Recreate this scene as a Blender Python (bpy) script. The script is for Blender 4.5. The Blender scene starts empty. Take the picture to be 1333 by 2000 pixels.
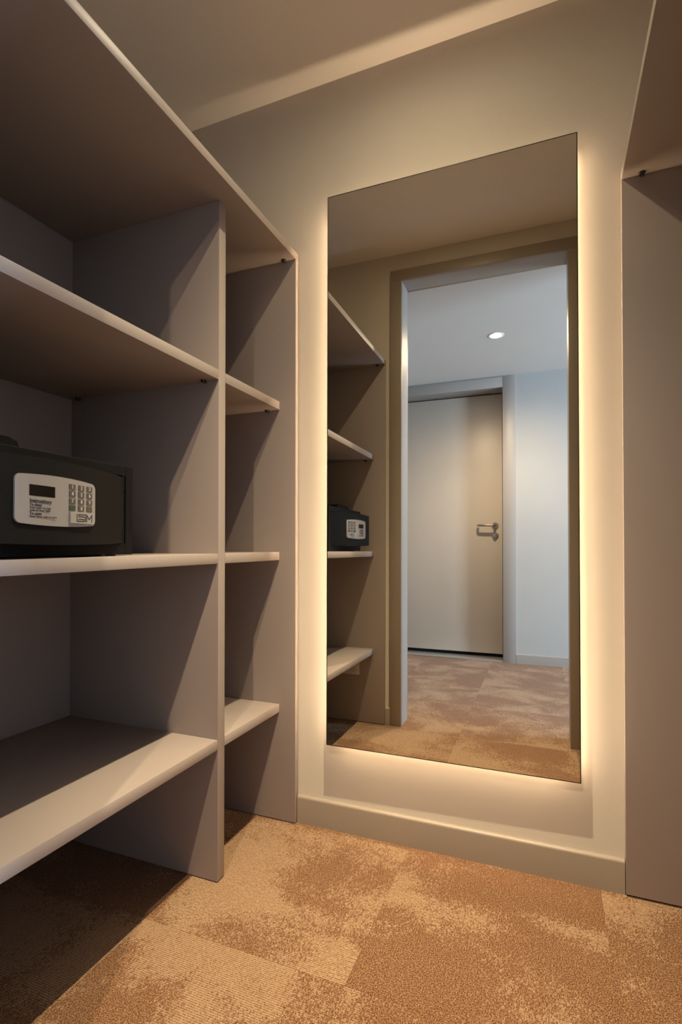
import bpy, bmesh, math, random
from mathutils import Vector, Matrix

scene = bpy.context.scene
S = 0.88                      # metres per survey unit (camera height = 1 unit)

# ------------------------------------------------------------------ camera
cam_data = bpy.data.cameras.new('camera')
cam = bpy.data.objects.new('camera', cam_data)
scene.collection.objects.link(cam)
cam.location = (0.0, -1.7096 * S, 1.0 * S)
cam.rotation_euler = (math.radians(90 + 0.7023), 0.0, math.radians(21.8608))
cam_data.sensor_fit = 'AUTO'
cam_data.sensor_width = 36.0
cam_data.lens = 36.0 * 1020.76 / 2000.0
cam_data.shift_y = 50.1 / 2000.0
cam_data.clip_start = 0.02
scene.camera = cam

# ------------------------------------------------------------------ world, exposure
world = bpy.data.worlds.new('world')
scene.world = world
world.use_nodes = True
wn = world.node_tree
wn.nodes['Background'].inputs['Color'].default_value = (0.55, 0.72, 1.0, 1)
wn.nodes['Background'].inputs['Strength'].default_value = 0.7
vs = scene.view_settings
vs.view_transform = 'Standard'
vs.look = 'None'
vs.gamma = 1.0
vs.use_curve_mapping = False
vs.exposure = 0.0
cy = scene.cycles
cy.use_denoising = True
cy.max_bounces = 14
cy.diffuse_bounces = 8
cy.glossy_bounces = 6
cy.sample_clamp_indirect = 6.0
cy.use_light_tree = True

WARM = (1.0, 0.84, 0.56)
LED = (1.0, 0.74, 0.475)
COOL = (0.57, 0.745, 1.0)
SPOT_W = 960.0
LED_STRENGTH = 42.0
HALL_W = 425.0
DAY_W = 205.0

# ------------------------------------------------------------------ helpers
def lin(r, g, b):
    f = lambda c: (c / 255 / 12.92) if c <= 10 else ((c / 255 + 0.055) / 1.055) ** 2.4
    return (f(r), f(g), f(b), 1)

def newmat(name):
    m = bpy.data.materials.new(name)
    m.use_nodes = True
    nt = m.node_tree
    return m, nt, nt.nodes['Principled BSDF']

def node(nt, kind, **kw):
    n = nt.nodes.new(kind)
    for k, v in kw.items():
        setattr(n, k, v)
    return n

def plain(name, col, rough=0.5, metal=0.0, var=0.03, vscale=6.0, bump=0.0, bscale=300.0, spec=0.5, coat=0.0):
    """procedural paint / laminate / metal: slight colour drift and fine relief"""
    m, nt, b = newmat(name)
    tc = node(nt, 'ShaderNodeTexCoord')
    nz = node(nt, 'ShaderNodeTexNoise')
    nz.inputs['Scale'].default_value = vscale
    nz.inputs['Detail'].default_value = 4
    nt.links.new(tc.outputs['Object'], nz.inputs['Vector'])
    mx = node(nt, 'ShaderNodeMix', data_type='RGBA')
    mx.inputs['A'].default_value = tuple(max(0, c * (1 - var)) for c in col[:3]) + (1,)
    mx.inputs['B'].default_value = tuple(min(1, c * (1 + var)) for c in col[:3]) + (1,)
    nt.links.new(nz.outputs['Fac'], mx.inputs['Factor'])
    nt.links.new(mx.outputs['Result'], b.inputs['Base Color'])
    b.inputs['Roughness'].default_value = rough
    b.inputs['Metallic'].default_value = metal
    b.inputs['Specular IOR Level'].default_value = spec
    if bump > 0:
        n2 = node(nt, 'ShaderNodeTexNoise')
        n2.inputs['Scale'].default_value = bscale
        n2.inputs['Detail'].default_value = 3
        nt.links.new(tc.outputs['Object'], n2.inputs['Vector'])
        bp = node(nt, 'ShaderNodeBump')
        bp.inputs['Strength'].default_value = bump
        bp.inputs['Distance'].default_value = 0.001
        nt.links.new(n2.outputs['Fac'], bp.inputs['Height'])
        nt.links.new(bp.outputs['Normal'], b.inputs['Normal'])
    return m

def emit(name, col, strength):
    m, nt, b = newmat(name)
    b.inputs['Base Color'].default_value = (0.9, 0.9, 0.9, 1)
    b.inputs['Emission Color'].default_value = tuple(col[:3]) + (1,)
    b.inputs['Emission Strength'].default_value = strength
    return m

M = {}
M['wall'] = plain('wall_paint', (0.565, 0.505, 0.425), 0.75, bump=0.25, bscale=260, spec=0.25)
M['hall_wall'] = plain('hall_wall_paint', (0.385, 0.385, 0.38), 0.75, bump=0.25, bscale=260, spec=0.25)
M['hall_ceiling'] = plain('hall_ceiling_paint', (0.53, 0.51, 0.485), 0.8, bump=0.15, bscale=200, spec=0.2)
M['ceiling'] = plain('ceiling_paint', (0.88, 0.82, 0.74), 0.85, bump=0.15, bscale=200, spec=0.2)
M['trim'] = plain('trim_paint', (0.285, 0.232, 0.18), 0.42, spec=0.4)
M['frame'] = plain('door_frame_paint', (0.30, 0.275, 0.255), 0.42, spec=0.4)
M['laminate'] = plain('taupe_laminate', (0.305, 0.250, 0.222), 0.48, var=0.025, bump=0.06, bscale=900, spec=0.4)
M['edge'] = plain('taupe_edge_band', (0.39, 0.33, 0.30), 0.45, var=0.02, spec=0.4)
M['door'] = plain('door_laminate', (0.44, 0.39, 0.335), 0.4, spec=0.4)
M['black'] = plain('black_powder_coat', (0.0075, 0.0073, 0.0075), 0.6, var=0.2, vscale=90, bump=0.3, bscale=700, spec=0.16)
M['plate'] = plain('silver_plastic', (0.40, 0.375, 0.365), 0.38, metal=0.25)
M['logo'] = plain('logo_plate_metal', (0.47, 0.44, 0.41), 0.3, metal=0.3)
M['screen'] = plain('dark_display', (0.01, 0.008, 0.008), 0.15)
M['key'] = plain('rubber_key', (0.10, 0.085, 0.075), 0.6)
M['key_green'] = plain('green_key', (0.045, 0.065, 0.04), 0.6)
M['key_red'] = plain('brown_key', (0.12, 0.085, 0.06), 0.6)
M['ink'] = plain('printed_ink', (0.05, 0.045, 0.045), 0.6)
M['white_ink'] = plain('white_ink', (0.62, 0.60, 0.57), 0.6)
M['steel'] = plain('brushed_steel', (0.40, 0.37, 0.34), 0.28, metal=1.0)
M['fitting'] = plain('dark_bronze_fitting', (0.055, 0.045, 0.04), 0.32, metal=0.85)
M['alu'] = plain('aluminium', (0.62, 0.61, 0.60), 0.35, metal=0.9)
M['rubber'] = plain('rubber_seal', (0.03, 0.03, 0.03), 0.7)
M['socket'] = plain('socket_plastic', (0.62, 0.58, 0.54), 0.4)
M['mirror_edge'] = plain('glass_edge_dark_reflection', (0.02, 0.022, 0.02), 0.45, spec=0.1)  # dark reflection of the glass bevel, put into the border's colour
M['mirror_back'] = plain('mirror_backing', (0.16, 0.15, 0.14), 0.6)
M['led'] = emit('led_strip_light', LED, LED_STRENGTH)
M['led_top'] = emit('led_strip_top_light', LED, LED_STRENGTH * 2.0)
M['lens'] = emit('downlight_lens', (1.0, 0.86, 0.66), 14.0)
M['baffle'] = plain('black_baffle', (0.02, 0.018, 0.016), 0.8, spec=0.1)
M['white'] = plain('white_enamel', (0.8, 0.8, 0.78), 0.35)

def mirror_mat():
    m, nt, b = newmat('silvered_mirror')
    b.inputs['Base Color'].default_value = (0.82, 0.80, 0.735, 1)
    b.inputs['Metallic'].default_value = 1.0
    b.inputs['Roughness'].default_value = 0.0
    return m
M['mirror'] = mirror_mat()

def glass_mat():
    m, nt, b = newmat('window_glass')
    out = nt.nodes['Material Output']
    tr = node(nt, 'ShaderNodeBsdfTransparent')
    tr.inputs['Color'].default_value = (0.93, 0.95, 0.95, 1)
    gl = node(nt, 'ShaderNodeBsdfGlossy')
    gl.inputs['Roughness'].default_value = 0.02
    ms = node(nt, 'ShaderNodeMixShader')
    ms.inputs['Fac'].default_value = 0.06
    nt.links.new(tr.outputs[0], ms.inputs[1])
    nt.links.new(gl.outputs[0], ms.inputs[2])
    nt.links.new(ms.outputs[0], out.inputs['Surface'])
    return m
M['glass'] = glass_mat()

def carpet_mat():
    """loop-pile carpet tile: pale ribbed loops with drifts of dark tufted yarn"""
    m, nt, b = newmat('carpet_pile')
    L = nt.links.new
    tc = node(nt, 'ShaderNodeTexCoord')
    oi = node(nt, 'ShaderNodeObjectInfo')
    at = node(nt, 'ShaderNodeAttribute', attribute_type='OBJECT', attribute_name='pattern')
    mp = node(nt, 'ShaderNodeVectorMath', operation='ADD')
    L(tc.outputs['Object'], mp.inputs[0])
    L(at.outputs['Vector'], mp.inputs[1])
    v = mp.outputs['Vector']
    # large drifts of dark yarn
    big = node(nt, 'ShaderNodeTexNoise')
    big.inputs['Scale'].default_value = 3.0
    big.inputs['Detail'].default_value = 6
    big.inputs['Roughness'].default_value = 0.60
    big.inputs['Distortion'].default_value = 0.5
    sc = node(nt, 'ShaderNodeVectorMath', operation='MULTIPLY')
    sc.inputs[1].default_value = (1.0, 1.35, 1.0)
    L(v, sc.inputs[0]); L(sc.outputs[0], big.inputs['Vector'])
    cov = node(nt, 'ShaderNodeMapRange', interpolation_type='SMOOTHSTEP')
    cov.inputs['From Min'].default_value = 0.36; cov.inputs['From Max'].default_value = 0.60
    cov.inputs['To Min'].default_value = 0.02; cov.inputs['To Max'].default_value = 1.0
    ba = node(nt, 'ShaderNodeAttribute', attribute_type='OBJECT', attribute_name='drift')
    bsum = node(nt, 'ShaderNodeMath', operation='ADD'); L(big.outputs['Fac'], bsum.inputs[0]); L(ba.outputs['Fac'], bsum.inputs[1])
    L(bsum.outputs[0], cov.inputs['Value'])
    # single stitches set in rows along X
    st = node(nt, 'ShaderNodeVectorMath', operation='MULTIPLY')
    st.inputs[1].default_value = (420.0, 217.0, 1.0)
    L(v, st.inputs[0])
    vo = node(nt, 'ShaderNodeTexVoronoi', voronoi_dimensions='2D', feature='F1')
    vo.inputs['Scale'].default_value = 1.0
    vo.inputs['Randomness'].default_value = 0.55
    L(st.outputs[0], vo.inputs['Vector'])
    rgb = node(nt, 'ShaderNodeSeparateColor'); L(vo.outputs['Color'], rgb.inputs[0])
    df = node(nt, 'ShaderNodeMath', operation='SUBTRACT'); L(cov.outputs[0], df.inputs[0]); L(rgb.outputs[0], df.inputs[1])
    dk = node(nt, 'ShaderNodeMapRange'); dk.inputs['From Min'].default_value = -0.16; dk.inputs['From Max'].default_value = 0.16
    L(df.outputs[0], dk.inputs['Value'])
    # pale zone: loops in rows, thin broken dark lines between the rows
    sep = node(nt, 'ShaderNodeSeparateXYZ'); L(v, sep.inputs[0])
    jit = node(nt, 'ShaderNodeTexNoise'); jit.inputs['Scale'].default_value = 160
    L(v, jit.inputs['Vector'])
    jm = node(nt, 'ShaderNodeMath', operation='MULTIPLY_ADD'); L(jit.outputs['Fac'], jm.inputs[0]); jm.inputs[1].default_value = 0.0020; L(sep.outputs['Y'], jm.inputs[2])
    row = node(nt, 'ShaderNodeMath', operation='MULTIPLY'); L(jm.outputs[0], row.inputs[0]); row.inputs[1].default_value = 2 * math.pi / 0.0046
    rs = node(nt, 'ShaderNodeMath', operation='SINE'); L(row.outputs[0], rs.inputs[0])
    dsh = node(nt, 'ShaderNodeTexNoise'); dsh.inputs['Scale'].default_value = 1; dsh.inputs['Detail'].default_value = 1
    dv = node(nt, 'ShaderNodeVectorMath', operation='MULTIPLY'); dv.inputs[1].default_value = (240, 217, 1)
    L(v, dv.inputs[0]); L(dv.outputs[0], dsh.inputs['Vector'])
    d1 = node(nt, 'ShaderNodeMath', operation='MULTIPLY_ADD'); L(dsh.outputs['Fac'], d1.inputs[0]); d1.inputs[1].default_value = 2.6; L(rs.outputs[0], d1.inputs[2])
    d2 = node(nt, 'ShaderNodeMapRange'); d2.inputs['From Min'].default_value = 1.75; d2.inputs['From Max'].default_value = 2.25
    L(d1.outputs[0], d2.inputs['Value'])
    lcol = node(nt, 'ShaderNodeMix', data_type='RGBA')
    lcol.inputs['A'].default_value = (0.325, 0.208, 0.120, 1)
    lcol.inputs['B'].default_value = (0.120, 0.055, 0.024, 1)
    L(d2.outputs[0], lcol.inputs['Factor'])
    # dark zone: tufts, brown with pale and dark flecks
    fn = node(nt, 'ShaderNodeTexNoise'); fn.inputs['Scale'].default_value = 400; fn.inputs['Detail'].default_value = 2.5; fn.inputs['Roughness'].default_value = 0.6
    L(v, fn.inputs['Vector'])
    rp = node(nt, 'ShaderNodeValToRGB')
    el = rp.color_ramp.elements
    el[0].position = 0.37; el[0].color = (0.063, 0.023, 0.009, 1)
    el[1].position = 0.62; el[1].color = (0.315, 0.182, 0.096, 1)
    e = rp.color_ramp.elements.new(0.48); e.color = (0.136, 0.058, 0.024, 1)
    L(fn.outputs['Fac'], rp.inputs['Fac'])
    col = node(nt, 'ShaderNodeMix', data_type='RGBA')
    L(lcol.outputs['Result'], col.inputs['A']); L(rp.outputs['Color'], col.inputs['B'])
    L(dk.outputs[0], col.inputs['Factor'])
    tone = node(nt, 'ShaderNodeMapRange'); tone.inputs['To Min'].default_value = 0.90; tone.inputs['To Max'].default_value = 1.10
    L(rgb.outputs[1], tone.inputs['Value'])
    mul = node(nt, 'ShaderNodeVectorMath', operation='SCALE'); L(col.outputs['Result'], mul.inputs[0]); L(tone.outputs[0], mul.inputs['Scale'])
    L(mul.outputs[0], b.inputs['Base Color'])
    b.inputs['Roughness'].default_value = 0.95
    b.inputs['Specular IOR Level'].default_value = 0.1
    b.inputs['Sheen Weight'].default_value = 0.1
    hh = node(nt, 'ShaderNodeMath', operation='MULTIPLY_ADD'); L(vo.outputs['Distance'], hh.inputs[0]); hh.inputs[1].default_value = -1.0; L(rgb.outputs[2], hh.inputs[2])
    bp = node(nt, 'ShaderNodeBump'); bp.inputs['Strength'].default_value = 0.5; bp.inputs['Distance'].default_value = 0.0015
    L(hh.outputs[0], bp.inputs['Height']); L(bp.outputs['Normal'], b.inputs['Normal'])
    return m
M['carpet'] = carpet_mat()

COL = scene.collection.objects

def link(name, me, mats, parent=None, loc=None):
    o = bpy.data.objects.new(name, me)
    COL.link(o)
    for m in (mats if isinstance(mats, (list, tuple)) else [mats]):
        if m.name not in [x.name for x in me.materials]:
            me.materials.append(m)
    if parent is not None:
        o.parent = parent
    if loc is not None:
        o.location = loc
    return o

def box_bm(x0, x1, y0, y1, z0, z1, bevel=0.0, seg=2, bm=None):
    own = bm is None
    b = bmesh.new()
    r = bmesh.ops.create_cube(b, size=1.0)
    bmesh.ops.scale(b, vec=(abs(x1 - x0), abs(y1 - y0), abs(z1 - z0)), verts=b.verts)
    bmesh.ops.translate(b, vec=((x0 + x1) / 2, (y0 + y1) / 2, (z0 + z1) / 2), verts=b.verts)
    if bevel > 0:
        bmesh.ops.bevel(b, geom=b.edges[:], offset=bevel, segments=seg, affect='EDGES', profile=0.5)
    if own:
        return b
    me = bpy.data.meshes.new('tmp'); b.to_mesh(me); b.free()
    bm.from_mesh(me); bpy.data.meshes.remove(me)
    return bm

def mesh_of(bm, name, smooth=None):
    me = bpy.data.meshes.new(name)
    bmesh.ops.recalc_face_normals(bm, faces=bm.faces[:])
    bm.to_mesh(me); bm.free()
    if smooth is not None:
        for p in me.polygons:
            p.use_smooth = True
        me.set_sharp_from_angle(angle=math.radians(smooth))
    return me

def box(name, x0, x1, y0, y1, z0, z1, mat, parent=None, bevel=0.0, seg=2, origin=None):
    """a bevelled board; coordinates are world metres (parents sit at the origin unless noted)"""
    bm = box_bm(x0, x1, y0, y1, z0, z1, bevel, seg)
    return link(name, mesh_of(bm, name, 35 if bevel > 0 else None), mat, parent)

def prism(name, outline, axis, a0, a1, mat, parent=None, smooth=30):
    """extrude a 2D outline along an axis: 'X' outline=(y,z), 'Y' outline=(x,z), 'Z' outline=(x,y)"""
    bm = bmesh.new()
    def P(u, v, a):
        return {'X': (a, u, v), 'Y': (u, a, v), 'Z': (u, v, a)}[axis]
    v0 = [bm.verts.new(P(u, v, a0)) for u, v in outline]
    v1 = [bm.verts.new(P(u, v, a1)) for u, v in outline]
    n = len(outline)
    bm.faces.new(v0); bm.faces.new(v1[::-1])
    for i in range(n):
        bm.faces.new((v0[i], v1[i], v1[(i + 1) % n], v0[(i + 1) % n]))
    return link(name, mesh_of(bm, name, smooth), mat, parent)

def lathe(name, prof, mat, parent=None, seg=32, M4=None, smooth=35):
    """revolve (r, z) profile about Z, then transform by M4"""
    bm = bmesh.new()
    rings = []
    for r, z in prof:
        if r < 1e-6:
            rings.append([bm.verts.new((0, 0, z))])
        else:
            rings.append([bm.verts.new((r * math.cos(2 * math.pi * i / seg), r * math.sin(2 * math.pi * i / seg), z)) for i in range(seg)])
    for A, B in zip(rings, rings[1:]):
        for i in range(seg):
            j = (i + 1) % seg
            if len(A) == 1 and len(B) == 1:
                continue
            if len(A) == 1:
                bm.faces.new((A[0], B[j], B[i]))
            elif len(B) == 1:
                bm.faces.new((A[i], A[j], B[0]))
            else:
                bm.faces.new((A[i], A[j], B[j], B[i]))
    if M4 is not None:
        bmesh.ops.transform(bm, matrix=M4, verts=bm.verts)
    return link(name, mesh_of(bm, name, smooth), mat, parent)

def tube(name, pts, r, mat, parent=None, seg=14):
    """round bar along a polyline, capped"""
    bm = bmesh.new()
    pts = [Vector(p) for p in pts]
    rings = []
    for i, p in enumerate(pts):
        a = pts[max(i - 1, 0)]; c = pts[min(i + 1, len(pts) - 1)]
        t = (c - a).normalized()
        u = t.cross(Vector((0, 0, 1)))
        if u.length < 1e-3:
            u = t.cross(Vector((1, 0, 0)))
        u.normalize(); w = u.cross(t)
        rr = r[i] if isinstance(r, (list, tuple)) else r
        rings.append([bm.verts.new(p + rr * (math.cos(2 * math.pi * k / seg) * u + math.sin(2 * math.pi * k / seg) * w)) for k in range(seg)])
    for A, B in zip(rings, rings[1:]):
        for k in range(seg):
            bm.faces.new((A[k], A[(k + 1) % seg], B[(k + 1) % seg], B[k]))
    bm.faces.new(rings[0]); bm.faces.new(rings[-1][::-1])
    return link(name, mesh_of(bm, name, 40), mat, parent)

def empty(name, loc=(0, 0, 0), rz=0.0):
    o = bpy.data.objects.new(name, None)
    o.empty_display_size = 0.05
    COL.link(o)
    o.location = loc
    o.rotation_euler = (0, 0, rz)
    return o

def tag(o, label, cat, group=None):
    o['label'] = label
    o['category'] = cat
    if group:
        o['group'] = group
    return o

def struct(o, label=None, cat=None):
    o['kind'] = 'structure'
    if label:
        o['label'] = label
    if cat:
        o['category'] = cat
    return o

# ------------------------------------------------------------------ surveyed sizes (metres)
ZC = 2.6604 * S               # dressing room ceiling
ZH = 2.520 * S                # hall ceiling
XF = -0.8518 * S              # front of the left unit's frame
XS = -0.9167 * S              # front of its shelves
XB = -1.512 * S               # its back panel
YE = -0.0263 * S              # far end panel, inner face
YN = -1.1980 * S              # near end panel, inner face
YD0, YD1 = -0.4042 * S, -0.3698 * S   # divider
ZT, TT = 2.0313 * S, 0.0269 * S
SH = [1.5200 * S, 0.9711 * S, 0.4208 * S]
TS = 0.0295 * S
XR = 0.1946 * S               # front of the right unit
ZRT = 2.0509 * S
YWI = -1.2200 * S             # door wall, dressing room face
CAS = 0.0164 * S              # casing thickness
YWO = -1.3430 * S             # door wall, hall face
JX0, JX1, JT = -0.7579 * S, 0.1049 * S, 2.5032 * S
CW = 0.0642 * S
YH = -3.1576 * S              # entrance wall, hall face
XL = XB - 0.022               # left wall face
XRW = XR + 0.60 * S + 0.022   # right wall face
HALL_X0 = -1.95
ROOM_X1 = 4.2
ROOM_Y1 = 2.2
WT = 0.11

# ------------------------------------------------------------------ structure
floor = struct(box('floor', HALL_X0 - WT, ROOM_X1 + WT, YH - 0.30, ROOM_Y1 + WT, -0.13, -0.006, M['carpet']),
               'brown and beige patterned carpet tile floor', 'floor')
floor['pattern'] = (3.1, 7.7, 0.0)
floor['drift'] = 0.0

# carpet tiles laid on the screed, one object each
TL = 0.5
bm = box_bm(0.0002, TL - 0.0002, 0.0002, TL - 0.0002, -0.006, 0.0, 0.0)
tile_me = mesh_of(bm, 'carpet_tile')
rng = random.Random(23)
TX0, TY0 = -0.385, -0.526
TILE_PATTERN = {}
TILE_DRIFT = {(-1, 0): -0.025, (-1, -1): -0.05, (0, 0): 0.04, (1, 0): 0.01, (0, -1): 0.03, (-2, -1): -0.03, (-2, 0): 0.05}
for i in range(-4, 4):
    for j in range(-5, 2):
        x, y = TX0 + i * TL, TY0 + j * TL
        if x + TL < HALL_X0 or x > 1.2 or y + TL < YH - 0.02 or y > 0.0:
            continue
        x0, x1 = max(x, HALL_X0), x + TL
        y0, y1 = max(y, YH), min(y + TL, 0.0)
        if x0 == x and y0 == y and y1 == y + TL:
            t = link('carpet_tile', tile_me, M['carpet'], floor, (x, y, 0))
        else:
            me = mesh_of(box_bm(x0 - x + 0.0002, x1 - x - 0.0002, y0 - y + 0.0002, y1 - y - 0.0002, -0.006, 0), 'carpet_tile_cut')
            t = link('carpet_tile', me, M['carpet'], floor, (x, y, 0))
        t['drift'] = TILE_DRIFT.get((i, j), 0.0)
        t['pattern'] = TILE_PATTERN.get((i, j), (rng.uniform(0, 40), rng.uniform(0, 40), 0.0))

# walls of the dressing room
struct(box('wall_back', XL - WT, XRW + WT, 0.0, WT, 0.0, ZC, M['wall']), 'cream painted wall behind the lit mirror', 'wall')
struct(box('wall_left', XL - WT, XL, YWO, -0.0002, 0.0, ZC, M['wall']), 'cream painted wall behind the open shelving', 'wall')
struct(box('wall_right', XRW, XRW + WT, YWO, -0.0002, 0.0, ZC, M['wall']), 'cream painted wall behind the right hand unit', 'wall')
LAMP_X, LAMP_Y, HOLE = -0.372 * S, -0.565 * S, 0.021
bm = bmesh.new()
box_bm(XL - WT, LAMP_X - HOLE, YWO, WT, ZC + 0.0002, ZC + 0.1, bm=bm)
box_bm(LAMP_X + HOLE, XRW + WT, YWO, WT, ZC + 0.0002, ZC + 0.1, bm=bm)
box_bm(LAMP_X - HOLE, LAMP_X + HOLE, YWO, LAMP_Y - HOLE, ZC + 0.0002, ZC + 0.1, bm=bm)
box_bm(LAMP_X - HOLE, LAMP_X + HOLE, LAMP_Y + HOLE, WT, ZC + 0.0002, ZC + 0.1, bm=bm)
struct(link('ceiling', mesh_of(bm, 'ceiling'), M['ceiling']), 'plain painted dressing room ceiling', 'ceiling')

def wall_with_opening(name, x0, x1, y0, y1, z1, ox0, ox1, oz1, mat):
    bm = bmesh.new()
    box_bm(x0, ox0, y0, y1, 0, z1, bm=bm)
    box_bm(ox1, x1, y0, y1, 0, z1, bm=bm)
    box_bm(ox0, ox1, y0, y1, oz1, z1, bm=bm)
    return link(name, mesh_of(bm, name), mat)
LIN = 0.018                    # door lining thickness
wd = wall_with_opening('wall_front', XL + 0.0002, XRW - 0.0002, YWO + 0.0002, YWI, ZC, JX0 - LIN, JX1 + LIN, JT + LIN, M['wall'])
struct(wd, 'cream wall with the doorway, seen in the mirror', 'wall')

# doorway lining and casings
d1 = struct(empty('door_1', ((JX0 + JX1) / 2, (YWI + YWO) / 2, 0)), 'taupe framed doorway without a leaf, seen in the mirror', 'doorway')
def banded(o, sx):
    """edge band on the face that points to sx"""
    o.data.materials.append(M['edge'])
    for p in o.data.polygons:
        if p.normal.x * sx > 0.7:
            p.material_index = 1
    return o
def child_box(parent, name, x0, x1, y0, y1, z0, z1, mat, bevel=0.0, seg=2):
    """board in world metres under a parent that is only translated"""
    o = box(name, x0, x1, y0, y1, z0, z1, mat, None, bevel, seg)
    o.parent = parent
    o.matrix_parent_inverse = Matrix.Translation(-parent.location)
    return o
child_box(d1, 'jamb', JX0 - LIN + 0.0004, JX0, YWO + 0.0006, YWI - 0.0006, 0.0, JT, M['frame'])
child_box(d1, 'jamb', JX1, JX1 + LIN - 0.0004, YWO + 0.0006, YWI - 0.0006, 0.0, JT, M['frame'])
child_box(d1, 'head_lining', JX0 - LIN + 0.0004, JX1 + LIN - 0.0004, YWO + 0.0006, YWI - 0.0006, JT, JT + LIN - 0.0004, M['frame'])
def casing_set(ya, yb, top):
    child_box(d1, 'casing', JX0 - CW, JX0, ya, yb, 0.0, JT, M['trim'], 0.0012)
    child_box(d1, 'casing', JX1, JX1 + CW, ya, yb, 0.0, JT, M['trim'], 0.0012)
    child_box(d1, 'head_casing', JX0 - CW, JX1 + CW, ya, yb, JT, JT + top, M['trim'], 0.0012)
casing_set(YWI, YWI + CAS, 0.060 * S)
casing_set(YWO - CAS, YWO, min(0.060 * S, ZH - JT - 0.001))

# skirting boards, rounded top
def skirting(name, axis, a0, a1, wallpos, sgn, h, t, label):
    """profile: sgn is the side of the wall the board stands on"""
    prof = [(wallpos, 0.0), (wallpos + sgn * t, 0.0)]
    r = 0.008
    for k in range(7):
        a = math.pi / 2 * k / 6
        prof.append((wallpos + sgn * (t - r + r * math.cos(a)), h - r + r * math.sin(a)))
    prof.append((wallpos, h))
    o = prism(name, prof, axis, a0, a1, M['frame' if name == 'baseboard_hall' else 'trim'])
    return struct(o, label, 'skirting board')
BB, BT = 0.0965 * S, 0.0125
skirting('baseboard_back', 'X', XF + 0.0015, XR - 0.0015, -0.0003, -1, BB, BT, 'taupe skirting board below the lit mirror')
skirting('baseboard_front', 'X', XF + 0.0015, JX0 - CW - 0.0005, YWI + 0.0003, 1, BB, BT, 'short skirting piece between shelving and doorway, in the mirror')

# hall and room beyond (seen in the mirror)
HW = 0.12
DX1, DX0 = -0.3590 * S, -1.3900 * S         # entrance door leaf
DZ1 = 2.4080 * S
FX1 = -0.2354 * S                            # outer edge of its frame
REC = 0.155 * S                              # leaf set back from the wall face
FRX1, FRX0 = -0.3440 * S, -1.405 * S         # frame inner edges
FRZ = 2.4190 * S
wh = wall_with_opening('wall_entrance', HALL_X0, ROOM_X1, YH - 0.25, YH, ZH + 0.25, FRX0 - 0.02, FRX1 + 0.02, FRZ + 0.02, M['hall_wall'])
struct(wh, 'white hall wall around the entrance door, in the mirror', 'wall')
struct(box('wall_hall_end', HALL_X0 - WT, HALL_X0 - 0.0002, YH - 0.25, YWO, 0, ZH + 0.25, M['hall_wall']), 'white wall closing the hall', 'wall')
struct(box('wall_hall_side', HALL_X0, XL - WT - 0.0004, YWO + 0.0002, YWO + WT, 0, ZH + 0.25, M['hall_wall']), 'white hall wall beside the dressing room', 'wall')
# hall face of the door wall carries its own white coat
bm = bmesh.new()
t0, t1 = YWO - 0.0002, YWO + 0.0001
box_bm(XL - WT, JX0 - LIN, t0 - 0.003, t0, 0, ZH, bm=bm)
box_bm(JX1 + LIN, XRW + WT, t0 - 0.003, t0, 0, ZH, bm=bm)
box_bm(JX0 - LIN, JX1 + LIN, t0 - 0.003, t0, JT + LIN, ZH, bm=bm)
struct(link('wall_hall_lining', mesh_of(bm, 'wall_hall_lining'), M['hall_wall']), 'white plaster on the hall side of the doorway', 'wall')
HLX, HLY, HH = -0.3243 * S, -2.2286 * S, 0.037
bm = bmesh.new()
ya, yb, za, zb2 = YH - 0.25, YWO - 0.0036, ZH + 0.0004, ZH + 0.24
box_bm(HALL_X0 - WT, HLX - HH, ya, yb, za, zb2, bm=bm)
box_bm(HLX + HH, XRW + WT, ya, yb, za, zb2, bm=bm)
box_bm(HLX - HH, HLX + HH, ya, HLY - HH, za, zb2, bm=bm)
box_bm(HLX - HH, HLX + HH, HLY + HH, yb, za, zb2, bm=bm)
struct(link('ceiling_hall', mesh_of(bm, 'ceiling_hall'), M['hall_ceiling']), 'white lowered hall ceiling with a downlight, in the mirror', 'ceiling')
struct(box('ceiling_room', XRW + WT + 0.0005, ROOM_X1 + WT, YH - 0.25, ROOM_Y1 + WT, 2.5, 2.6, M['hall_wall']), 'white ceiling of the room beyond the hall', 'ceiling')
struct(box('wall_room_back', XRW + WT + 0.0005, ROOM_X1, ROOM_Y1, ROOM_Y1 + WT, 0, 2.5, M['hall_wall']), 'white wall of the room beyond the hall', 'wall')
struct(box('wall_room_side', XRW + WT * 0.5, XRW + WT, WT + 0.0005, ROOM_Y1, 0, 2.5, M['hall_wall']), 'white partition of the room beyond the hall', 'wall')

skirting('baseboard_hall', 'X', FX1 + 0.0006, ROOM_X1 - 0.002, YH + 0.0003, 1, 0.0831 * S, 0.0125, 'grey skirting board right of the entrance door, in the mirror')

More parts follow.
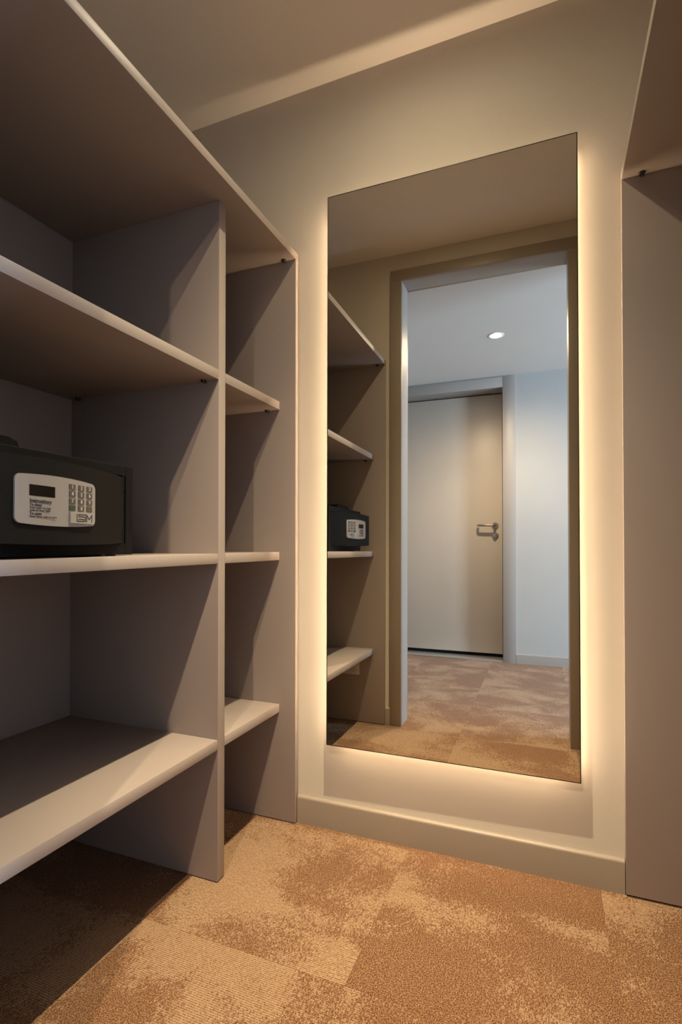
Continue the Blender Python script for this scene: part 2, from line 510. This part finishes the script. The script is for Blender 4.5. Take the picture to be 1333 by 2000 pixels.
# window wall at the end of the room, two windows
WINS = [(-2.74, -1.45, 0.12, 2.25), (-1.08, -0.15, 0.35, 2.25)]
bm = bmesh.new()
yc = YH - 0.25
for (a, b_, z0, z1) in WINS:
    box_bm(ROOM_X1, ROOM_X1 + WT, yc, a, 0, 2.5, bm=bm)
    box_bm(ROOM_X1, ROOM_X1 + WT, a, b_, 0, z0, bm=bm)
    box_bm(ROOM_X1, ROOM_X1 + WT, a, b_, z1, 2.5, bm=bm)
    yc = b_
box_bm(ROOM_X1, ROOM_X1 + WT, yc, ROOM_Y1 + WT, 0, 2.5, bm=bm)
struct(link('wall_window', mesh_of(bm, 'wall_window'), M['hall_wall']), 'white wall with two windows beyond the hall', 'wall')
for k, (a, b_, z0, z1) in enumerate(WINS):
    w = struct(empty('window_%d' % (k + 1), (ROOM_X1 + 0.06, (a + b_) / 2, z0)), ('daylit window in line with the hall, at the far end of the room', 'daylit window round the corner from the hall, in the far room')[k], 'window')
    f = 0.05
    xa, xb = ROOM_X1 + 0.035, ROOM_X1 + 0.085
    bm = bmesh.new()
    box_bm(xa, xb, a + 0.001, a + f, z0 + 0.001, z1 - 0.001, bm=bm)
    box_bm(xa, xb, b_ - f, b_ - 0.001, z0 + 0.001, z1 - 0.001, bm=bm)
    box_bm(xa, xb, a + f, b_ - f, z0 + 0.001, z0 + f, bm=bm)
    box_bm(xa, xb, a + f, b_ - f, z1 - f, z1 - 0.001, bm=bm)
    o = link('window_frame', mesh_of(bm, 'window_frame'), M['white']); o.parent = w; o.matrix_parent_inverse = Matrix.Translation(-w.location)
    child_box(w, 'pane', ROOM_X1 + 0.055, ROOM_X1 + 0.065, a + f, b_ - f, z0 + f, z1 - f, M['glass'])
    # daylight entering through this opening
    ld = bpy.data.lights.new('window_daylight', 'AREA')
    ld.shape = 'RECTANGLE'; ld.size = z1 - z0; ld.size_y = b_ - a
    ld.energy = DAY_W * (0.85, 1.5)[k] * (z1 - z0) * (b_ - a); ld.color = COOL
    lo = bpy.data.objects.new('window_daylight', ld); COL.link(lo)
    lo.location = (ROOM_X1 + WT + 0.05, (a + b_) / 2, (z0 + z1) / 2)
    lo.rotation_euler = (0, math.radians(90), 0)

# entrance door
d2 = struct(empty('door_2', ((DX0 + DX1) / 2, YH - REC, 0)), 'taupe entrance door with steel lever handle, seen in the mirror', 'door')
cb = lambda *a, **k: child_box(d2, *a, **k)
LEAFY = YH - REC
cb('leaf', DX0, DX1, LEAFY - 0.045, LEAFY, 0.040 * S, DZ1, M['door'], 0.0015)
FT = 0.012
cb('frame_side', FRX1, FX1, YH + 0.0004, YH + FT, 0, 2.5095 * S, M['frame'], 0.001)
cb('frame_side', FRX0 - (FX1 - FRX1), FRX0, YH + 0.0004, YH + FT, 0, 2.5095 * S, M['frame'], 0.001)
cb('frame_head', FRX0, FRX1, YH + 0.0004, YH + FT, FRZ, 2.5095 * S, M['frame'], 0.001)
# rebated lining behind the frame
cb('lining_side', FRX1, FRX1 + 0.0195, YH - 0.2, YH + 0.0002, 0, FRZ, M['frame'])
cb('lining_side', FRX0 - 0.0195, FRX0, YH - 0.2, YH + 0.0002, 0, FRZ, M['frame'])
cb('lining_head', FRX0 - 0.0195, FRX1 + 0.0195, YH - 0.2, YH + 0.0002, FRZ, FRZ + 0.0195, M['frame'])
cb('backing', FRX0, FRX1, YH - 0.25, YH - 0.205, 0, FRZ, M['rubber'])
cb('threshold', FRX0, FRX1, LEAFY + 0.004, YH + 0.010, 0.0, 0.012, M['alu'], 0.002)
cb('threshold_gap', FRX0, FRX1, LEAFY - 0.04, LEAFY + 0.003, 0.0, 0.008, M['rubber'])
# lever handle, cylinder rose
hx, hz = -0.421 * S, 1.202 * S
RY = Matrix.Rotation(math.radians(-90), 4, 'X')       # lathe Z -> +Y
def at_leaf(x, z):
    return Matrix.Translation((x, LEAFY, z)) @ RY
hd = lathe('handle_rose', [(0, 0), (0.026, 0), (0.026, 0.006), (0.024, 0.009), (0, 0.009)], M['steel'], None, 32, at_leaf(hx, hz))
hd.parent = d2; hd.matrix_parent_inverse = Matrix.Translation(-d2.location)
lv = tube('lever', [(hx, LEAFY + 0.008, hz), (hx, LEAFY + 0.040, hz), (hx - 0.004, LEAFY + 0.050, hz), (hx - 0.016, LEAFY + 0.055, hz),
                    (hx - 0.06, LEAFY + 0.056, hz + 0.002), (hx - 0.108, LEAFY + 0.055, hz + 0.002), (hx - 0.124, LEAFY + 0.050, hz + 0.002), (hx - 0.130, LEAFY + 0.038, hz + 0.002), (hx - 0.131, LEAFY + 0.020, hz + 0.002)],
          0.0095, M['steel']); lv.parent = d2; lv.matrix_parent_inverse = Matrix.Translation(-d2.location)
cr = lathe('cylinder_rose', [(0, 0), (0.026, 0), (0.026, 0.006), (0.022, 0.010), (0.014, 0.011), (0.014, 0.022), (0.010, 0.026), (0, 0.027)], M['steel'], None, 32, at_leaf(hx, 1.110 * S))
cr.parent = d2; cr.matrix_parent_inverse = Matrix.Translation(-d2.location)

# ------------------------------------------------------------------ shelving unit on the left
unit = tag(empty('shelving_unit', ((XB + XF) / 2, (YE + YN) / 2, 0)), 'tall taupe open shelving unit holding the black safe', 'shelving')
ub = lambda *a, **k: child_box(unit, *a, **k)
EB = 0.0007
PT = 0.0205 * S
GAP = 0.003
banded(ub('end_panel', XB, XF, YE, YE + PT, GAP, ZT, M['laminate'], EB), 1)
banded(ub('end_panel', XB, XF, YN - PT, YN, GAP, ZT, M['laminate'], EB), 1)
banded(ub('top_panel', XB, XF, YN - PT, YE + PT, ZT, ZT + TT, M['laminate'], EB), 1)
banded(ub('divider', XB, XS, YD0, YD1, GAP, ZT - 0.0002, M['laminate'], EB), 1)
ub('back_panel', XB - 0.014, XB - 0.002, YN - PT, YE + PT, GAP, ZT + TT, M['laminate'])
for z in SH:
    banded(ub('shelf', XB, XS, YD1 + 0.0004, YE - 0.0006, z - TS, z, M['laminate'], EB), 1)
    banded(ub('shelf', XB, XS, YN + 0.0006, YD0 - 0.0004, z - TS, z, M['laminate'], EB), 1)

def fitting(parent, x, y, z, sy):
    """small dark connector hanging under a board: housing and screw, sy points into the bay"""
    o = lathe('shelf_fitting', [(0, 0.0008), (0.0075, 0.0008), (0.0075, -0.0035), (0.006, -0.0058), (0.003, -0.006), (0, -0.006)], M['fitting'], None, 16,
              Matrix.Translation((x, y, z)))
    o.parent = parent; o.matrix_parent_inverse = Matrix.Translation(-parent.location)
    s = tube('screw', [(x, y - sy * 0.0115, z - 0.0036), (x, y + sy * 0.002, z - 0.0036)], 0.0028, M['steel'], None, 8)
    s.parent = o
    return o
FO = 0.0105
for z, xfr in ((ZT, XF - 0.043 * S), (SH[0] - TS, XS - 0.046 * S)):
    for x in (xfr, XB + 0.039 * S):
        if z == ZT:
            fitting(unit, x, YE - FO, z, -1); fitting(unit, x, YN + FO, z, 1)
        else:
            fitting(unit, x, YE - FO, z, -1); fitting(unit, x, YD0 - FO, z, -1); fitting(unit, x, YN + FO, z, 1)

# ------------------------------------------------------------------ unit on the right
ward = tag(empty('wardrobe_unit', (XR + 0.3 * S, (YE + YN) / 2, 0)), 'taupe open wardrobe unit cut off at the right edge', 'wardrobe')
wb = lambda *a, **k: child_box(ward, *a, **k)
YRE = -0.0219 * S
XRB = XR + 0.595 * S
banded(wb('end_panel', XR, XRB, YRE, -0.0019 * S, 0.006, ZRT, M['laminate'], EB), -1)
banded(wb('end_panel', XR, XRB, YN - PT, YN, 0.006, ZRT, M['laminate'], EB), -1)
banded(wb('top_panel', XR, XRB, YN - PT, -0.0019 * S, ZRT, ZRT + TT, M['laminate'], EB), -1)
wb('back_panel', XRB + 0.001, XRB + 0.012, YN - PT, -0.0019 * S, 0.006, ZRT + TT, M['laminate'])
for x in (XR + 0.050 * S, XRB - 0.04):
    fitting(ward, x, YRE - FO, ZRT, -1); fitting(ward, x, YN + FO, ZRT, 1)
for y in (YRE + 0.004, YN - 0.004 - 0.009):
    for x in (XR + 0.06, XRB - 0.06):
        lathe('foot', [(0, 0), (0.005, 0), (0.005, 0.0062), (0, 0.0062)], M['rubber'], None, 12, Matrix.Translation((x, y + 0.006, 0))).parent = ward
for o in ward.children:
    if o.name.startswith('foot'):
        o.matrix_parent_inverse = Matrix.Translation(-ward.location)
for y in (YE + 0.009, YN - 0.009, (YD0 + YD1) / 2):
    for x in (XS - 0.06, XB + 0.06):
        o = lathe('foot', [(0, 0), (0.005, 0), (0.005, GAP + 0.0002), (0, GAP + 0.0002)], M['rubber'], None, 12, Matrix.Translation((x, y, 0)))
        o.parent = unit; o.matrix_parent_inverse = Matrix.Translation(-unit.location)

# ------------------------------------------------------------------ lit mirror
MX0, MX1, MZ0, MZ1, MG = -0.7230 * S, 0.0794 * S, 0.3059 * S, 2.2196 * S, 0.0360 * S
ctr = Vector((-0.3 * S, -MG, 1.26 * S))
nrm = Vector((math.tan(math.radians(0.4074)), -1.0, math.tan(math.radians(0.3044)))).normalized()
mir = tag(empty('wall_mirror', ctr), 'tall frameless backlit wall mirror reflecting the doorway', 'mirror')
mir.rotation_mode = 'QUATERNION'
mir.rotation_quaternion = Vector((0, -1, 0)).rotation_difference(nrm)
lx0, lx1, lz0, lz1 = MX0 - ctr.x, MX1 - ctr.x, MZ0 - ctr.z, MZ1 - ctr.z
bm = box_bm(lx0, lx1, 0.0, 0.005, lz0, lz1)
bm.faces.ensure_lookup_table()
front = [f for f in bm.faces if f.normal.y < -0.9]
bmesh.ops.inset_region(bm, faces=front, thickness=0.0034, depth=0.0)
me = mesh_of(bm, 'mirror_glass')
o = link('mirror_glass', me, [M['mirror_edge'], M['mirror'], M['mirror_back']], mir)
for p in me.polygons:
    p.material_index = 1 if p.normal.y < -0.9 and p.area > 0.1 else (2 if p.normal.y > 0.9 else 0)
INS = 0.033                   # light carrier set in from the glass edge
INS_TOP = 0.12
y0, y1 = 0.0052, MG - 0.0085
ax0, ax1, az0, az1 = lx0 + INS, lx1 - INS, lz0 + INS, lz1 - INS_TOP
ct = 0.006
child = lambda name, *a, **k: box(name, *a, parent=mir, **k)
child('carrier_rail', ax0, ax0 + ct, y0, y1, az0, az1, M['alu'])
child('carrier_rail', ax1 - ct, ax1, y0, y1, az0, az1, M['alu'])
child('carrier_rail', ax0 + ct, ax1 - ct, y0, y1, az1 - ct, az1, M['alu'])
child('carrier_rail', ax0 + ct, ax1 - ct, y0, y1, az0, az0 + ct, M['alu'])
sy0, sy1 = 0.0075, 0.0175
child('led_strip', ax0 - 0.0022, ax0 - 0.0002, sy0, sy1, az0 - 0.014, az1 + 0.08, M['led'])
child('led_strip', ax1 + 0.0002, ax1 + 0.0022, sy0, sy1, az0 - 0.014, az1 + 0.08, M['led'])
child('led_strip', ax0, ax1, 0.0150, 0.0230, az1 + 0.0002, az1 + 0.0022, M['led_top'])
child('led_strip', ax0, ax1, sy0, sy1, az0 - 0.0022, az0 - 0.0002, M['led'])
for sx in (ax0 + 0.1, ax1 - 0.1):
    child('wall_bracket', sx - 0.03, sx + 0.03, y0, MG - 0.0065, az1 - 0.09, az1 - 0.05, M['alu'])

# ------------------------------------------------------------------ safe
# body square on the shelf, door a few degrees ajar on its right-hand hinge
Z2 = SH[1]
bx1 = -0.985 * S
by0, by1 = -1.150 * S, -0.680 * S
bh = 0.222 * S
bd = 0.34
safe = tag(empty('safe', (bx1 - bd / 2, (by0 + by1) / 2, Z2)), 'black steel hotel safe with silver keypad, door ajar, on middle shelf', 'safe')
INV = Matrix.Translation(-safe.location)
def sp(o):
    o.parent = safe; o.matrix_parent_inverse = INV
    return o
zb = Z2 + 0.0025
bm = bmesh.new()
wl = 0.006
box_bm(bx1 - bd, bx1 - bd + wl, by0, by1, zb, Z2 + bh, bm=bm)
box_bm(bx1 - bd + wl, bx1, by0, by0 + wl, zb, Z2 + bh, bm=bm)
box_bm(bx1 - bd + wl, bx1, by1 - wl, by1, zb, Z2 + bh, bm=bm)
box_bm(bx1 - bd + wl, bx1, by0 + wl, by1 - wl, zb, zb + wl, bm=bm)
box_bm(bx1 - bd + wl, bx1, by0 + wl, by1 - wl, Z2 + bh - wl, Z2 + bh, bm=bm)
body = sp(link('body', mesh_of(bm, 'body'), M['black']))
# front frame around the door opening
bm = bmesh.new()
fw = 0.024 * S
box_bm(bx1, bx1 + 0.004, by0, by0 + 0.03, zb, Z2 + bh, 0.001, 1, bm=bm)
box_bm(bx1, bx1 + 0.004, by1 - fw, by1, zb, Z2 + bh, 0.001, 1, bm=bm)
box_bm(bx1, bx1 + 0.004, by0 + 0.03, by1 - fw, Z2 + bh - 0.022, Z2 + bh, 0.001, 1, bm=bm)
box_bm(bx1, bx1 + 0.004, by0 + 0.03, by1 - fw, zb, zb + 0.024, 0.001, 1, bm=bm)
sp(link('front_frame', mesh_of(bm, 'front_frame'), M['black']))
for fx in (bx1 - 0.03, bx1 - bd + 0.03):
    for fy in (by0 + 0.03, by1 - 0.03):
        sp(lathe('foot', [(0, 0), (0.010, 0), (0.010, 0.0026), (0, 0.0026)], M['rubber'], None, 12, Matrix.Translation((fx, fy, Z2))))
prism_top = [(by0 + 0.02, Z2 + bh), (-0.935 * S, Z2 + bh), (-0.945 * S, Z2 + bh + 0.020), (-0.965 * S, Z2 + bh + 0.026), (by0 + 0.035, Z2 + bh + 0.026), (by0 + 0.02, Z2 + bh + 0.018)]
sp(prism('top_housing', prism_top, 'X', bx1 - 0.13, bx1 - 0.05, M['black']))

# door: local frame at hinge, u runs along the door away from the hinge, n outward
HN = Vector((-0.9887 * S, -0.7055 * S, 0))
du = Vector((0.16453, -0.98637, 0)); dn = Vector((0.98637, 0.16453, 0))
DW = 0.412 * S
DZ0_, DZ1_ = Z2 + 0.0315 * S, Z2 + 0.1935 * S
def bulge(u):                 # convex face
    t = 2 * u / DW - 1
    return 0.020 - 0.016 * t * t
def dpt(u, n, z):
    return HN + du * u + dn * n + Vector((0, 0, z))
def curved_slab(name, us, zlo, zhi, n_in, n_out, mat, parent):
    """slab following the door: us = list of u, zlo/zhi functions of u, n_in / n_out functions of u"""
    bm = bmesh.new()
    cols = []
    for u in us:
        cols.append([bm.verts.new(dpt(u, n_in(u), zlo(u))), bm.verts.new(dpt(u, n_out(u), zlo(u))),
                     bm.verts.new(dpt(u, n_out(u), zhi(u))), bm.verts.new(dpt(u, n_in(u), zhi(u)))])
    for A, B in zip(cols, cols[1:]):
        for k in range(4):
            bm.faces.new((A[k], B[k], B[(k + 1) % 4], A[(k + 1) % 4]))
    bm.faces.new(cols[0]); bm.faces.new(cols[-1][::-1])
    bmesh.ops.recalc_face_normals(bm, faces=bm.faces[:])
    o = link(name, mesh_of(bm, name, 30), mat)
    o.parent = parent
    if parent is safe:
        o.matrix_parent_inverse = INV
    return o
NU = 24
us = [-0.004 + (DW + 0.004) * i / NU for i in range(NU + 1)]
dz = lambda u: 0.004 * (1 - (2 * u / DW - 1) ** 2)
door = curved_slab('door', us, lambda u: DZ0_ - dz(u), lambda u: DZ1_ + dz(u), lambda u: 0.0005, bulge, M['black'], safe)
# keypad plate with rounded corners and bowed long sides
TU = 0.2118 * S               # one plate width
PU0, PU1 = DW - 0.0646 * S - TU + 0.0, 0
PUR = (1.627 - 1.0) * TU      # plate's hinge-side end
PUL = 1.627 * TU              # far end
pz0, pz1 = Z2 + 0.0695 * S, Z2 + 0.1600 * S
rc = 0.010
def corner(u):
    d = min(u - PUR, PUL - u)
    if d >= rc:
        return 0.0
    return rc - math.sqrt(max(0.0, rc * rc - (rc - d) ** 2))
bow = lambda u: 0.0045 * (1 - (2 * (u - PUR) / (PUL - PUR) - 1) ** 2)
pus = [PUR + rc * (1 - math.cos(math.pi / 2 * k / 6)) for k in range(7)]
pus += [PUR + rc + (PUL - PUR - 2 * rc) * k / 14 for k in range(1, 14)]
pus += [PUL - rc * (1 - math.cos(math.pi / 2 * k / 6)) for k in range(6, -1, -1)]
plate = curved_slab('keypad_plate', pus, lambda u: pz0 - bow(u) + corner(u), lambda u: pz1 + bow(u) - corner(u), lambda u: bulge(u) - 0.001, lambda u: bulge(u) + 0.003, M['plate'], safe)
def on_plate(name, a0, a1, z0, z1, h, mat, parent, lift=0.003, inset=0.0006):
    """a0/a1 measured in plate units from its left end (survey units)"""
    uA, uB = PUL - a1 * S, PUL - a0 * S
    n = 4
    return curved_slab(name, [uA + (uB - uA) * i / n for i in range(n + 1)], lambda u: Z2 + z0 * S, lambda u: Z2 + z1 * S,
                       lambda u: bulge(u) + lift - inset, lambda u: bulge(u) + lift + h, mat, parent)
def text_at(name, body, a, z, size, mat, parent, lift, bold=False, align='LEFT', depth=0.0002):
    cu = bpy.data.curves.new(name, 'FONT')
    cu.body = body; cu.size = size; cu.align_x = align; cu.align_y = 'CENTER'; cu.extrude = depth
    if bold:
        cu.offset = size * 0.02
    u = PUL - a * S
    ang = math.atan2(bulge(u + 0.001) - bulge(u - 0.001), 0.002)
    right = (-du * math.cos(ang) - dn * math.sin(ang)).normalized()
    upv = Vector((0, 0, 1)); out = right.cross(upv)
    mt = Matrix((right, upv, out)).transposed().to_4x4()
    mt.translation = dpt(u, bulge(u) + lift, Z2 + z * S)
    tmp = bpy.data.objects.new(name, cu); COL.link(tmp)
    dg = bpy.context.evaluated_depsgraph_get()
    me = bpy.data.meshes.new_from_object(tmp.evaluated_get(dg))
    bpy.data.objects.remove(tmp); bpy.data.curves.remove(cu)
    me.transform(mt)
    me.name = name
    me.materials.clear()
    o = link(name, me, mat); o.parent = parent
    return o
on_plate('display', 0.0300, 0.0905, 0.1215, 0.1428, 0.0004, M['screen'], plate)
KC = [0.1370, 0.1640, 0.1905]
KZ = [0.1482, 0.1335, 0.1185, 0.1040]
names = [['1', '2', '3'], ['4', '5', '6'], ['7', '8', '9'], ['', '0', '']]
for r in range(4):
    for c in range(3):
        mat = M['key'] if names[r][c] else (M['key_green'] if c == 0 else M['key_red'])
        k = on_plate('key', KC[c] - 0.0088, KC[c] + 0.0088, KZ[r] - 0.0055, KZ[r] + 0.0055, 0.0012, mat, plate)
        if names[r][c]:
            text_at('digit', names[r][c], KC[c], KZ[r], 0.0092, M['white_ink'], plate, 0.0043, True, 'CENTER')
lg = on_plate('logo_plate', 0.1290, 0.2035, 0.0725, 0.0962, 0.0035, M['logo'], plate)
def stroke(pts, w=0.0019):
    """monoline lettering on the logo plate, in plate units"""
    bm = bmesh.new()
    for (a0, z0), (a1, z1) in zip(pts, pts[1:]):
        n = 3
        dxa, dza = (a1 - a0) * S, (z1 - z0) * S
        ln = math.hypot(dxa, dza)
        px, pz = -dza / ln * w / 2, dxa / ln * w / 2
        ex, ez = dxa / ln * w / 2, dza / ln * w / 2
        q = []
        for (aa, zz, sg, en) in ((a0, z0, 1, -1), (a1, z1, 1, 1), (a1, z1, -1, 1), (a0, z0, -1, -1)):
            A = aa * S + px * sg + ex * en; Z = zz * S + pz * sg + ez * en
            u = PUL - A
            q.append(bm.verts.new(dpt(u, bulge(u) + 0.0069, Z2 + Z)))
        bm.faces.new(q)
    return bm
def letter(name, pts):
    bm = stroke(pts)
    r = bmesh.ops.extrude_face_region(bm, geom=bm.faces[:])
    bmesh.ops.translate(bm, vec=dn * -0.0006, verts=[v for v in r['geom'] if isinstance(v, bmesh.types.BMVert)])
    o = link(name, mesh_of(bm, name), M['ink']); o.parent = plate
zt_, zb_ = 0.0915, 0.0772
zm_ = (zt_ + zb_) / 2
letter('letter_l', [(0.1475, zt_), (0.1475, zb_), (0.1690, zb_), (0.1690, zm_ - 0.0028), (0.1530, zm_ - 0.0028)])
letter('letter_s', [(0.1740, zt_), (0.1530, zt_), (0.1530, zm_ + 0.0028), (0.1735, zm_ + 0.0028), (0.1735, zb_)])
letter('letter_m', [(0.1775, zb_), (0.1775, zt_), (0.1860, zm_ - 0.002), (0.1945, zt_), (0.1945, zb_)])
LT = 0.0033
text_at('instruction_text', 'Instructions', 0.0310, 0.1120, 0.0092, M['ink'], plate, LT, True)
text_at('instruction_text', 'To close:', 0.0310, 0.1045, 0.0066, M['ink'], plate, LT, True)
text_at('instruction_text', 'Enter your 3-6 digit', 0.0310, 0.0990, 0.0054, M['ink'], plate, LT)
text_at('instruction_text', 'code to close door', 0.0310, 0.0940, 0.0054, M['ink'], plate, LT)
text_at('instruction_text', 'To open:', 0.0310, 0.0875, 0.0066, M['ink'], plate, LT, True)
text_at('instruction_text', 'Enter same code to open', 0.0310, 0.0820, 0.0054, M['ink'], plate, LT)
# hinge pins join door and body
for z in (DZ0_ + 0.008, DZ1_ - 0.018):
    sp(tube('hinge_pin', [dpt(0.006, 0.003, z - 0.012), dpt(0.006, 0.003, z + 0.022)], 0.004, M['black'], None, 10))

# ------------------------------------------------------------------ power socket inside the shelving, seen in the mirror
so = tag(empty('power_socket', (-1.046 * S, YN, 0.31 * S)), 'pale power socket plate under the lowest shelf, in the mirror', 'socket')
child_s = lambda *a, **k: child_box(so, *a, **k)
child_s('plate', -1.095 * S, -0.999 * S, YN + 0.0002, YN + 0.008, 0.268 * S, 0.352 * S, M['socket'], 0.002)
o = lathe('socket_insert', [(0.021, 0.0075), (0.023, 0.0095), (0.021, 0.0095), (0.0195, 0.004), (0, 0.004)], M['socket'], None, 28,
          Matrix.Translation((-1.046 * S, YN + 0.0005, 0.31 * S)) @ RY)
o.parent = so; o.matrix_parent_inverse = Matrix.Translation(-so.location)

# ------------------------------------------------------------------ downlights
def beam_profile(ld, table):
    """photometric distribution of the lamp as an IES table written here: [(angle, candela)]"""
    txt = bpy.data.texts.new('beam.ies')
    va = ' '.join('%g' % a for a, c in table)
    cd = ' '.join('%g' % c for a, c in table)
    txt.write('IESNA:LM-63-2002\nTILT=NONE\n1 -1 1 %d 1 1 2 0 0 0\n1 1 1\n%s\n0\n%s\n' % (len(table), va, cd))
    ld.use_nodes = True
    nt = ld.node_tree
    em = nt.nodes['Emission']
    ies = nt.nodes.new('ShaderNodeTexIES')
    ies.mode = 'INTERNAL'
    ies.ies = txt
    nt.links.new(ies.outputs['Fac'], em.inputs['Strength'])
BEAM = [(0, 4.6), (8, 4.3), (16, 3.5), (22, 1.9), (27, 0.9), (35, 0.34), (47, 0.18), (55, 0.14), (65, 0.11), (75, 0.085), (84, 0.05), (90, 0.0), (180, 0.0)]
HALL_BEAM = [(0, 4.0), (20, 4.2), (40, 4.2), (48, 3.3), (56, 2.0), (64, 1.05), (75, 0.3), (90, 0.0), (180, 0.0)]
def downlight(x, y, z, rad, power, label, profile, col, lens_mat, soft, up, can='baffle', lens_z=0.040):
    """ring on the ceiling, lens and lamp; up = how far the lamp sits above the ceiling face"""
    t = tag(empty('ceiling_downlight', (x, y, z)), label, 'downlight', None)
    ri = rad * 0.76
    lathe('trim_ring', [(ri, 0.002), (ri, -0.0012), (rad * 0.92, -0.003), (rad, -0.0018), (rad, -0.0001), (ri + 0.001, -0.0001)], M['white'], t, 40)
    if up > 0:
        lathe('can', [(rad * 0.79, 0.0004), (rad * 0.79, 0.075), (0, 0.075), (0, 0.0735), (rad * 0.77, 0.0735), (rad * 0.77, 0.0004)], M[can], t, 32)
        lathe('lens', [(0, lens_z), (rad * 0.70, lens_z + 0.002), (rad * 0.70, lens_z + 0.004), (0, lens_z + 0.004)], lens_mat, t, 32)
        lz = up
    else:
        lathe('lens', [(0, -0.0030), (ri - 0.001, -0.0012), (ri - 0.001, -0.0004), (0, -0.0004)], lens_mat, t, 32)
        lz = -0.004 - soft
    ld = bpy.data.lights.new('downlight_beam', 'POINT')
    ld.energy = power; ld.color = col
    ld.shadow_soft_size = soft
    beam_profile(ld, profile)
    lo = bpy.data.objects.new('downlight_beam', ld); COL.link(lo)
    lo.parent = t; lo.location = (0, 0, lz)
    return t
downlight(LAMP_X, LAMP_Y, ZC, 0.0265, SPOT_W, 'recessed downlight in the dressing room ceiling, above the frame', BEAM, WARM, M['lens'], 0.010, 0.004)
downlight(HLX, HLY, ZH, 0.048, HALL_W, 'round recessed downlight in the hall ceiling, glowing in the mirror', HALL_BEAM, (1.0, 0.79, 0.56), M['lens'], 0.012, 0.004, 'alu', 0.02)
